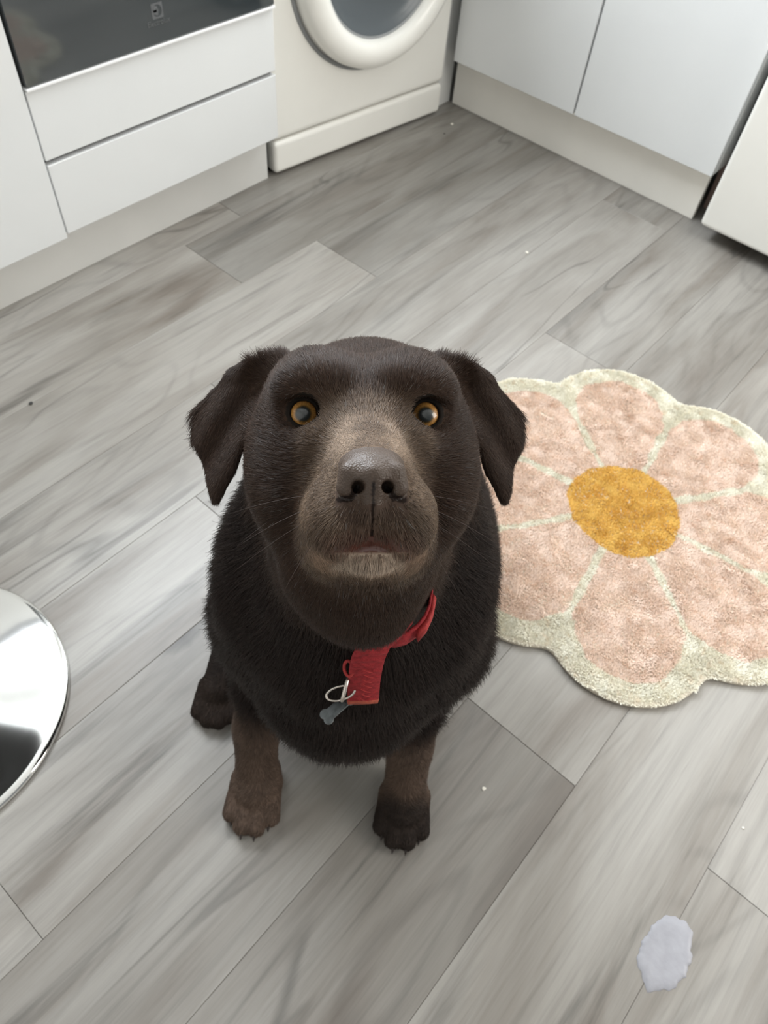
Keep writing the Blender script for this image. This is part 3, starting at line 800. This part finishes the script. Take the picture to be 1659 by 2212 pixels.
def build_dog():
    root = empty('dog', tuple(dog_loc), dog_rz)
    tag(root, 'brown short-haired dog sitting on the laminate and looking straight up', 'dog')
    me = bpy.data.meshes.new('body'); me.from_pydata(V.tolist(), [], Qd.tolist()); me.update()
    col = coat(V, HQ); nose, lid, lip, head, ear = masks(V, HQ)
    und = (np.abs(HQ[:, 0]) < .019) & (HQ[:, 1] < -.050) & (HQ[:, 1] > -.068) & (HQ[:, 2] > .060); col[und] = [.060, .040, .030]
    col[nose] = [.062, .043, .032]; col[lip] = [.085, .030, .022]
    nl = nose | lid
    col[lid & ~nose] = [.011, .008, .006]
    dk = ((np.abs(HQ[:, 0]) < .0008) & (HQ[:, 1] > -.074) & (HQ[:, 1] < -.046) & (HQ[:, 2] > .07)) | (slit_dist(HQ) < .0016)
    col[dk] = [.012, .0065, .0045]
    a = me.color_attributes.new('tint', 'FLOAT_COLOR', 'POINT'); a.data.foreach_set('color', np.c_[col, np.ones(len(V))].astype(np.float32).ravel())
    m1 = fibre_mat('dog_skin', 0.75, 0.12)
    m2 = fibre_mat('nose_leather', 0.45, 0.32); nt = m2.node_tree; b = nt.nodes['Principled BSDF']
    tc = nt.nodes.new('ShaderNodeTexCoord'); vo = nt.nodes.new('ShaderNodeTexVoronoi'); vo.inputs['Scale'].default_value = 900
    nt.links.new(tc.outputs['Object'], vo.inputs['Vector']); bp = nt.nodes.new('ShaderNodeBump'); bp.inputs['Strength'].default_value = .7; bp.inputs['Distance'].default_value = .0004
    bp.invert = True
    nt.links.new(vo.outputs['Distance'], bp.inputs['Height']); nt.links.new(bp.outputs['Normal'], b.inputs['Normal'])
    m3 = fibre_mat('wet_lip', 0.22, 0.6)
    body = link('body', me, [m1, m2, m3], root, True)
    mi = np.zeros(len(Qd), np.int32); mi[nose[Qd].mean(1) > .5] = 1; mi[lip[Qd].mean(1) > .5] = 2
    me.polygons.foreach_set('material_index', mi)
    # ---- coat
    g = np.random.default_rng(3)
    fc = V[Qd].mean(1); fq = (fc - HO) @ HR; fnose, flid, flip, fhead, fear = masks(fc, fq)
    dens = FA * (1 - fhead) * 0.42e6 + FA * fhead * 2.1e6
    dens *= np.where(fc[:, 2] < .004, 0, 1)
    dens[fnose | flid] = 0; dens[flip] *= .12
    bare = (slit_dist(fq) < .0019) | ((np.abs(fq[:, 0]) < .0011) & (fq[:, 1] > -.0745) & (fq[:, 1] < -.04) & (fq[:, 2] > .06)); dens[bare] = 0
    dens[(np.abs(fq[:, 0]) < .017) & (fq[:, 1] < -.050) & (fq[:, 1] > -.064) & (fq[:, 2] > .062)] *= .45
    back = (1 - fhead) * ss(fc[:, 1], .12, .3); dens *= (1 - .45 * back)
    nf = g.poisson(dens * DENS)
    fi = np.repeat(np.arange(len(Qd)), nf); n = len(fi)
    a_, b_ = g.random((2, n, 1)); q = Qd[fi]
    w4 = [(1 - a_) * (1 - b_), a_ * (1 - b_), a_ * b_, (1 - a_) * b_]
    P0 = sum(w4[i] * V[q[:, i]] for i in range(4)); N0 = sum(w4[i] * VN[q[:, i]] for i in range(4)); N0 /= np.linalg.norm(N0, axis=1, keepdims=True)
    Q = (P0 - HO) @ HR; nose_, lid_, lip_, head_, ear_ = masks(P0, Q)
    x, y, z = Q.T; ax = np.abs(x)
    # flow
    fh = Q - np.array([0, -.040, .082]); fh[:, 0] *= 1.0
    fh /= np.linalg.norm(fh, axis=1, keepdims=True)
    fe = np.stack([np.sign(x) * .45, np.full(n, -1.0), np.zeros(n)], 1); fh = np.where(ear_[:, None], fe, fh)
    chinm = (y < -.080) & (z > .02) & (head_ > .5)
    fh[chinm] = fh[chinm] * .3 + np.array([0, -1.0, .25])
    fh = fh @ HR.T
    fb = np.tile([0., .22, -1.0], (n, 1)); fb[:, 0] += (P0[:, 0]) * .8
    bk = ss(P0[:, 1], .0, .15)[:, None]; fb = fb * (1 - bk) + np.array([0, .85, -.6]) * bk
    pw = ss(-P0[:, 2], -.045, -.02)[:, None]; fb = fb * (1 - pw) + np.array([0, -1.0, -.35]) * pw
    T = fh * head_[:, None] + fb * (1 - head_[:, None])
    T += .22 * np.stack([vnoise(P0, 38, s) for s in (31, 32, 33)], 1) * (1 - .6 * head_[:, None])
    T += .10 * np.stack([vnoise(P0, 120, s) for s in (41, 42, 43)], 1)
    T -= N0 * (T * N0).sum(1, keepdims=True); T /= np.linalg.norm(T, axis=1, keepdims=True) + 1e-9
    T += g.normal(0, .10, T.shape); T -= N0 * (T * N0).sum(1, keepdims=True); T /= np.linalg.norm(T, axis=1, keepdims=True) + 1e-9
    # length
    nd = np.linalg.norm(Q - [0, -.045, .078], axis=1)
    Lh = .0020 + .0068 * ss(nd, .030, .095); Lh = np.where(ear_, .0050, Lh)
    Lh = np.where((ax < .016) & (y < -.050) & (y > -.076) & (z > .058), .0016, Lh); Lh = np.where(chinm, .0050, Lh)
    de = np.minimum(*[np.linalg.norm((Q - e)[:, :2], axis=1) for e in EYES]); Lh = np.where((z > -.02), np.minimum(Lh, .0022 + .30 * np.maximum(de - .0085, 0)), Lh)
    legs = ss(-P0[:, 2], -.19, -.12)
    Lb = .025 * (1 - legs) + .0085 * legs; Lb = np.where(P0[:, 2] < .05, .006, Lb)
    Ln = (Lh * head_ + Lb * (1 - head_)) * g.uniform(.65, 1.15, n)
    lift = (.26 * head_ + .55 * (1 - head_)) * g.uniform(.5, 1.5, n); lift = np.where((head_ > .5) & (Ln < .0045), lift * 1.5, lift); lift = np.where(legs > .5, .25, lift)
    t = np.array([0, .35, .7, 1.0])
    curl = g.normal(0, .06, (n, 3))
    P = P0[:, None] + Ln[:, None, None] * (T[:, None] * t[None, :, None] + N0[:, None] * (lift[:, None] * (t - .45 * t ** 2))[:, :, None] + curl[:, None] * (t ** 2)[None, :, None])
    P[:, 0] -= N0 * .0006
    P[:, :, 2] = np.maximum(P[:, :, 2], .0006)
    rr = (.000105 * head_ + .00020 * (1 - head_)) * g.uniform(.8, 1.2, n)
    R = rr[:, None] * np.array([1, .95, .7, .25])[None]
    cc_ = coat(P0, Q) * g.lognormal(0, .22, (n, 1)) * (1 + .18 * vnoise(P0, 70, 51))[:, None]
    grey = (g.random(n) < .02 * head_) & (z > -.02); cc_[grey] = cc_[grey] * .5 + .10
    fm = fibre_mat('dog_coat', 0.48, 0.20)
    fo = strands('fur', P, R, np.clip(cc_, 0, 1), fm, root); tag(fo, kind='stuff')
    print('fur strands', n)
    # ---- whiskers and brow hairs
    wk = []
    for s in (-1, 1):
        for (wx, wy, wz, dx, dy, dz, ln) in ((.036, -.060, .050, .9, -.35, .1, .045), (.038, -.068, .040, .9, -.5, -.1, .05), (.036, -.052, .042, 1, -.1, -.2, .05), (.030, -.076, .055, .6, -.8, .2, .035),
                                     (.034, .026, .006, .35, 1, .3, .025), (.040, .024, .002, .6, 1, .2, .02), (.014, -.092, .050, .3, -1, .3, .022), (.050, -.060, -.01, .9, -.5, .2, .04)):
            p = np.array([s * wx, wy, wz]); d = np.array([s * dx, dy, dz]); d /= np.linalg.norm(d)
            wk.append([h2d(p - d * .006 + d * ln * k_ + np.array([0, -.006, 0]) * k_ ** 2) for k_ in (0, .35, .7, 1)])
    wk = np.array(wk); wo = strands('whiskers', wk, np.tile([.00016, .00013, .0001, .00004], (len(wk), 1)), np.tile([.05, .035, .03], (len(wk), 1)), fm, root)
    # ---- claws
    M_claw = simple('dark_claw', (.03, .022, .02), .35)
    for pwx, pwy in ((-.124, .237), (.073, .243)):
        for dx, dy in ((-.0245, .010), (-.0085, -.004), (.0085, -.004), (.0245, .010)):
            c0 = px((pwx + dx, pwy - .013 + dy, .013)); bmc = tube([c0 + np.array([0, .004, .001]), c0 + np.array([0, -.004, .000]), c0 + np.array([0, -.0065, -.004]), c0 + np.array([0, -.008, -.009])], [.0022, .002, .0015, .0006], 8)
            bm_obj('claw', bmc, M_claw, root, True)
    # ---- eyes
    m, nt, b = new_mat('amber_eye'); N = nt.nodes.new; L = nt.links.new
    tc = N('ShaderNodeTexCoord'); sp = N('ShaderNodeSeparateXYZ'); L(tc.outputs['Object'], sp.inputs[0])
    def mth(op, a, b2=None):
        q_ = N('ShaderNodeMath'); q_.operation = op
        for i_, v_ in enumerate((a, b2)):
            if v_ is None: continue
            if isinstance(v_, (int, float)): q_.inputs[i_].default_value = v_
            else: L(v_, q_.inputs[i_])
        return q_.outputs[0]
    r2 = mth('SQRT', mth('ADD', mth('MULTIPLY', sp.outputs[0], sp.outputs[0]), mth('MULTIPLY', sp.outputs[1], sp.outputs[1])))
    fac = mth('DIVIDE', r2, .0118)
    rp = N('ShaderNodeValToRGB'); e = rp.color_ramp.elements
    e[0].position = 0; e[0].color = (.022, .028, .031, 1); e[1].position = 1; e[1].color = (.14, .08, .065, 1)
    for p_, c_ in ((.345, (.022, .026, .027, 1)), (.40, (.085, .050, .015, 1)), (.50, (.40, .20, .055, 1)), (.62, (.46, .23, .06, 1)), (.665, (.20, .09, .025, 1)), (.70, (.015, .010, .008, 1)), (.76, (.05, .03, .025, 1)), (.80, (.26, .18, .15, 1)), (.88, (.10, .06, .05, 1))):
        q_ = e.new(p_); q_.color = c_
    L(fac, rp.inputs['Fac'])
    an = N('ShaderNodeMath'); an.operation = 'ARCTAN2'; L(sp.outputs[1], an.inputs[0]); L(sp.outputs[0], an.inputs[1])
    cb = N('ShaderNodeCombineXYZ'); L(mth('MULTIPLY', an.outputs[0], 6.0), cb.inputs[0]); L(mth('MULTIPLY', fac, 2.0), cb.inputs[1])
    nz_ = N('ShaderNodeTexNoise'); nz_.inputs['Scale'].default_value = 2.0; L(cb.outputs[0], nz_.inputs['Vector'])
    r3 = N('ShaderNodeValToRGB'); r3.color_ramp.elements[0].position = .35; r3.color_ramp.elements[0].color = (.65, .62, .6, 1); r3.color_ramp.elements[1].position = .65; r3.color_ramp.elements[1].color = (1.15, 1.15, 1.1, 1); L(nz_.outputs['Fac'], r3.inputs['Fac'])
    mx = N('ShaderNodeMix'); mx.data_type = 'RGBA'; mx.blend_type = 'MULTIPLY'; mx.inputs[0].default_value = 1; L(rp.outputs['Color'], mx.inputs[6]); L(r3.outputs['Color'], mx.inputs[7])
    L(mx.outputs[2], b.inputs['Base Color']); b.inputs['Roughness'].default_value = .3; b.inputs['Coat Weight'].default_value = 1.0; b.inputs['Coat Roughness'].default_value = .02; b.inputs['Coat IOR'].default_value = 1.4
    camp = BB @ np.array([0, 0, EYE_H]) - ORG
    for e_ in EYES:
        bmE = bmesh.new(); bmesh.ops.create_uvsphere(bmE, u_segments=48, v_segments=32, radius=ER)
        for v in bmE.verts:                          # cornea bulge towards +z
            r_ = math.hypot(v.co.x, v.co.y)
            if v.co.z > 0 and r_ < .0078: v.co.z += .0011 * (1 - (r_ / .0078) ** 2) ** 1.0
        o = bm_obj('eye', bmE, m, root, True); c = h2d(e_); o.location = c
        d = Vector(camp - c).normalized() + Vector(HR[:, 0]) * (.06 * (1 if e_[0] > 0 else -1)) + Vector(HR[:, 1]) * .03; o.rotation_euler = d.to_track_quat('Z', 'Y').to_euler()
    return root, body
DENS = 1.0
dog, dog_body = build_dog()

# ------------------------------------------------------------------ collar and tag
def collar():
    base = np.array([0.0, -.08, .50])
    wloc = BB.T @ (ORG + base)
    root = empty('dog_collar', tuple(wloc), dog_rz)
    tag(root, 'red webbing dog collar with a hanging tab, half hidden in the brown fur', 'collar')
    M_red = simple('red_webbing', (.27, .020, .024), .75, spec=.25, noise=(260, .25), bump=.6, bscale=700)
    M_rede = simple('red_webbing_fold', (.34, .030, .028), .6, spec=.3, noise=(260, .2), bump=.5, bscale=600)
    M_steel = simple('worn_steel', (.62, .57, .52), .28, metal=1.0)
    M_tag = simple('dull_grey_tag', (.16, .175, .18), .42, metal=.6, noise=(180, .25))
    def ribbon(cen, wdir, out, wid, th, name, mat, closed=False):
        bm = bmesh.new(); rg_ = []
        for c_, w_, o_ in zip(cen, wdir, out):
            c_ = Vector(c_); w_ = Vector(w_).normalized(); o_ = Vector(o_).normalized(); h = wid / 2
            rg_.append([bm.verts.new(c_ + w_ * a + o_ * b) for a, b in ((-h, 0), (-h * .93, th / 2), (-h * .3, th * .62), (h * .3, th * .62), (h * .93, th / 2), (h, 0), (h * .93, -th / 2), (-h * .93, -th / 2))])
        n = len(rg_)
        for i in range(n if closed else n - 1):
            A_, B_ = rg_[i], rg_[(i + 1) % n]
            for k in range(8): bm.faces.new((A_[k], A_[(k + 1) % 8], B_[(k + 1) % 8], B_[k]))
        if not closed: bm.faces.new(rg_[0][::-1]); bm.faces.new(rg_[-1])
        bmesh.ops.recalc_face_normals(bm, faces=bm.faces)
        return bm_obj(name, bm, mat, root, True)
    # strap round the neck: low at the throat, higher behind
    cen, wd, ou = [], [], []
    ax_o = Vector((0.0, -.085, .575))
    for i in range(96):
        a = 2 * PI * i / 96                       # 0 = +x (image right), -90 deg = front
        d = Vector((math.cos(a), math.sin(a), 0.0))
        zc = .571 + .030 * math.sin(a) + .018 * max(0, math.cos(a))
        o_ = Vector((ax_o.x, ax_o.y, zc))
        r = 1 / math.sqrt((d.x / .076) ** 2 + (d.y / .118) ** 2)
        r += -.006 + .025 * math.exp(-((a - math.radians(296)) / .24) ** 4)
        cen.append(np.array(o_ + d * r) - base); wd.append((0, 0, 1)); ou.append(tuple(d))
    for _ in range(3):
        cen = [(cen[i - 1] + 2 * cen[i] + cen[(i + 1) % 96]) / 4 for i in range(96)]
    ribbon(cen, wd, ou, .019, .003, 'strap', M_red, True)
    # folded keeper on the right of the throat
    seg = list(range(79, 83)); kc = [cen[i] + np.array(ou[i]) * .004 + np.array([0, 0, .001]) for i in seg]
    ribbon(kc, [wd[i] for i in seg], [ou[i] for i in seg], .0145, .0045, 'keeper_loop', M_rede)
    # hanging tab
    P_ = [(.0370, -.2010, .574), (.0310, -.2040, .557), (.0240, -.2060, .541), (.0215, -.2070, .523), (.0209, -.2070, .508), (.0207, -.2075, .494), (.0207, -.2085, .479), (.0213, -.2095, .464), (.0217, -.2105, .451)]
    cc2 = []; K_ = 40
    Pn = np.array(P_); tt = np.linspace(0, len(P_) - 1, K_)
    for t_ in tt:
        c_ = np.array([np.interp(t_, range(len(P_)), Pn[:, j]) for j in range(3)]); c_[1] -= .0007 * math.sin(t_ * 9) * math.exp(-((t_ - 3) / 2) ** 2); cc2.append(c_ - base)
    wd2 = [(1, .16, 0.02)] * K_; ou2 = [(.16, -1, -.05)] * K_
    tb = ribbon(cc2, wd2, ou2, .0262, .0038, 'hanging_tab', M_red); tag(tb, 'worn red tab hanging down the chest')
    tipc = [cc2[-2] + np.array([0, -.0012, 0]), cc2[-1] + np.array([0, -.0012, -.0012])]
    tp = ribbon(tipc, wd2[:2], ou2[:2], .0266, .0042, 'tab_end', simple('orange_red_fold', (.32, .06, .03), .7, noise=(300, .3)))
    # stitching
    for k in range(7):
        z_ = .508 - k * .0080; y_ = -.2100 - .0045 * k / 7; x0 = .022 + .0008 * (k % 2)
        p0 = np.array([x0 - .003, y_ - .0006, z_ + .002]) - base; p1 = np.array([x0 + .0045, y_ + .0002, z_ - .0035]) - base
        bm_obj('stitch', tube([p0, (p0 + p1) / 2 + np.array([0, -.0006, 0]), p1], .00035, 6), M_rede, root, True)
    # metal rings
    def ringpts(c_, u_, v_, ru, rv, n=40):
        c_, u_, v_ = (np.array(q_, float) for q_ in (c_, u_, v_)); u_ /= np.linalg.norm(u_); v_ /= np.linalg.norm(v_)
        return [tuple(c_ + u_ * ru * math.cos(2 * PI * i / n) + v_ * rv * math.sin(2 * PI * i / n) - base) for i in range(n)]
    bm_obj('fabric_eye', tube(ringpts((.0075, -.2080, .503), (1, 0, .3), (-.2, .6, 1), .0035, .0070), .0013, closed=True), M_rede, root, True)
    bm_obj('steel_ring', tube(ringpts((.0065, -.2130, .479), (.12, .85, .42), (0.05, -.38, .92), .0110, .0080), .0016, closed=True), M_steel, root, True)
    bm_obj('split_ring', tube(ringpts((.0030, -.2150, .470), (1, .25, .1), (.1, .8, .5), .0115, .0060), .0010, closed=True), M_steel, root, True)
    # bone-shaped tag
    tl = BB.T @ (ORG + np.array([.0015, -.2130, .4330]))
    tr_ = empty('bone_tag', tuple(tl), dog_rz); tag(tr_, 'small dull grey bone-shaped tag hanging under the red collar tab', 'pet tag')
    bm = bmesh.new(); pts = []
    Lb_, rb, hw = .0130, .0052, .0034
    out_ = []
    for cx_, cy_, a0, a1 in ((Lb_, rb * .72, -40, 150), (-Lb_, rb * .72, 30, 220), (-Lb_, -rb * .72, 140, 330), (Lb_, -rb * .72, -150, 40)):
        for a in np.linspace(math.radians(a0), math.radians(a1), 12): out_.append((cx_ + rb * math.cos(a) * .9, cy_ + rb * math.sin(a)))
    v0 = [bm.verts.new((x_, y_, 0)) for x_, y_ in out_]
    bmesh.ops.triangle_fill(bm, use_beauty=True, edges=[bm.edges.new((v0[i], v0[(i + 1) % len(v0)])) for i in range(len(v0))])
    r_ = bmesh.ops.extrude_face_region(bm, geom=list(bm.faces))
    for v_ in r_['geom']:
        if isinstance(v_, bmesh.types.BMVert): v_.co.z += .0016
    bmesh.ops.recalc_face_normals(bm, faces=bm.faces)
    bo = bm_obj('bone_plate', bm, M_tag, tr_)
    X_ = Vector((-.67, -.68, -.28)).normalized(); Z_ = Vector((-.55, -.20, .80)); Z_ = (Z_ - X_ * Z_.dot(X_)).normalized(); Y_ = Z_.cross(X_)
    R_ = Matrix((X_, Y_, Z_)).transposed(); bo.rotation_euler = R_.to_euler(); bo.scale = (.92, .85, 1)
    bm_obj('tag_loop', tube([(.0105 + .0035 * math.cos(2 * PI * i / 20), .014 + .0035 * math.sin(2 * PI * i / 20), .008 + .002 * math.sin(2 * PI * i / 20)) for i in range(20)], .0007, 8, True), M_steel, tr_, True)
collar()
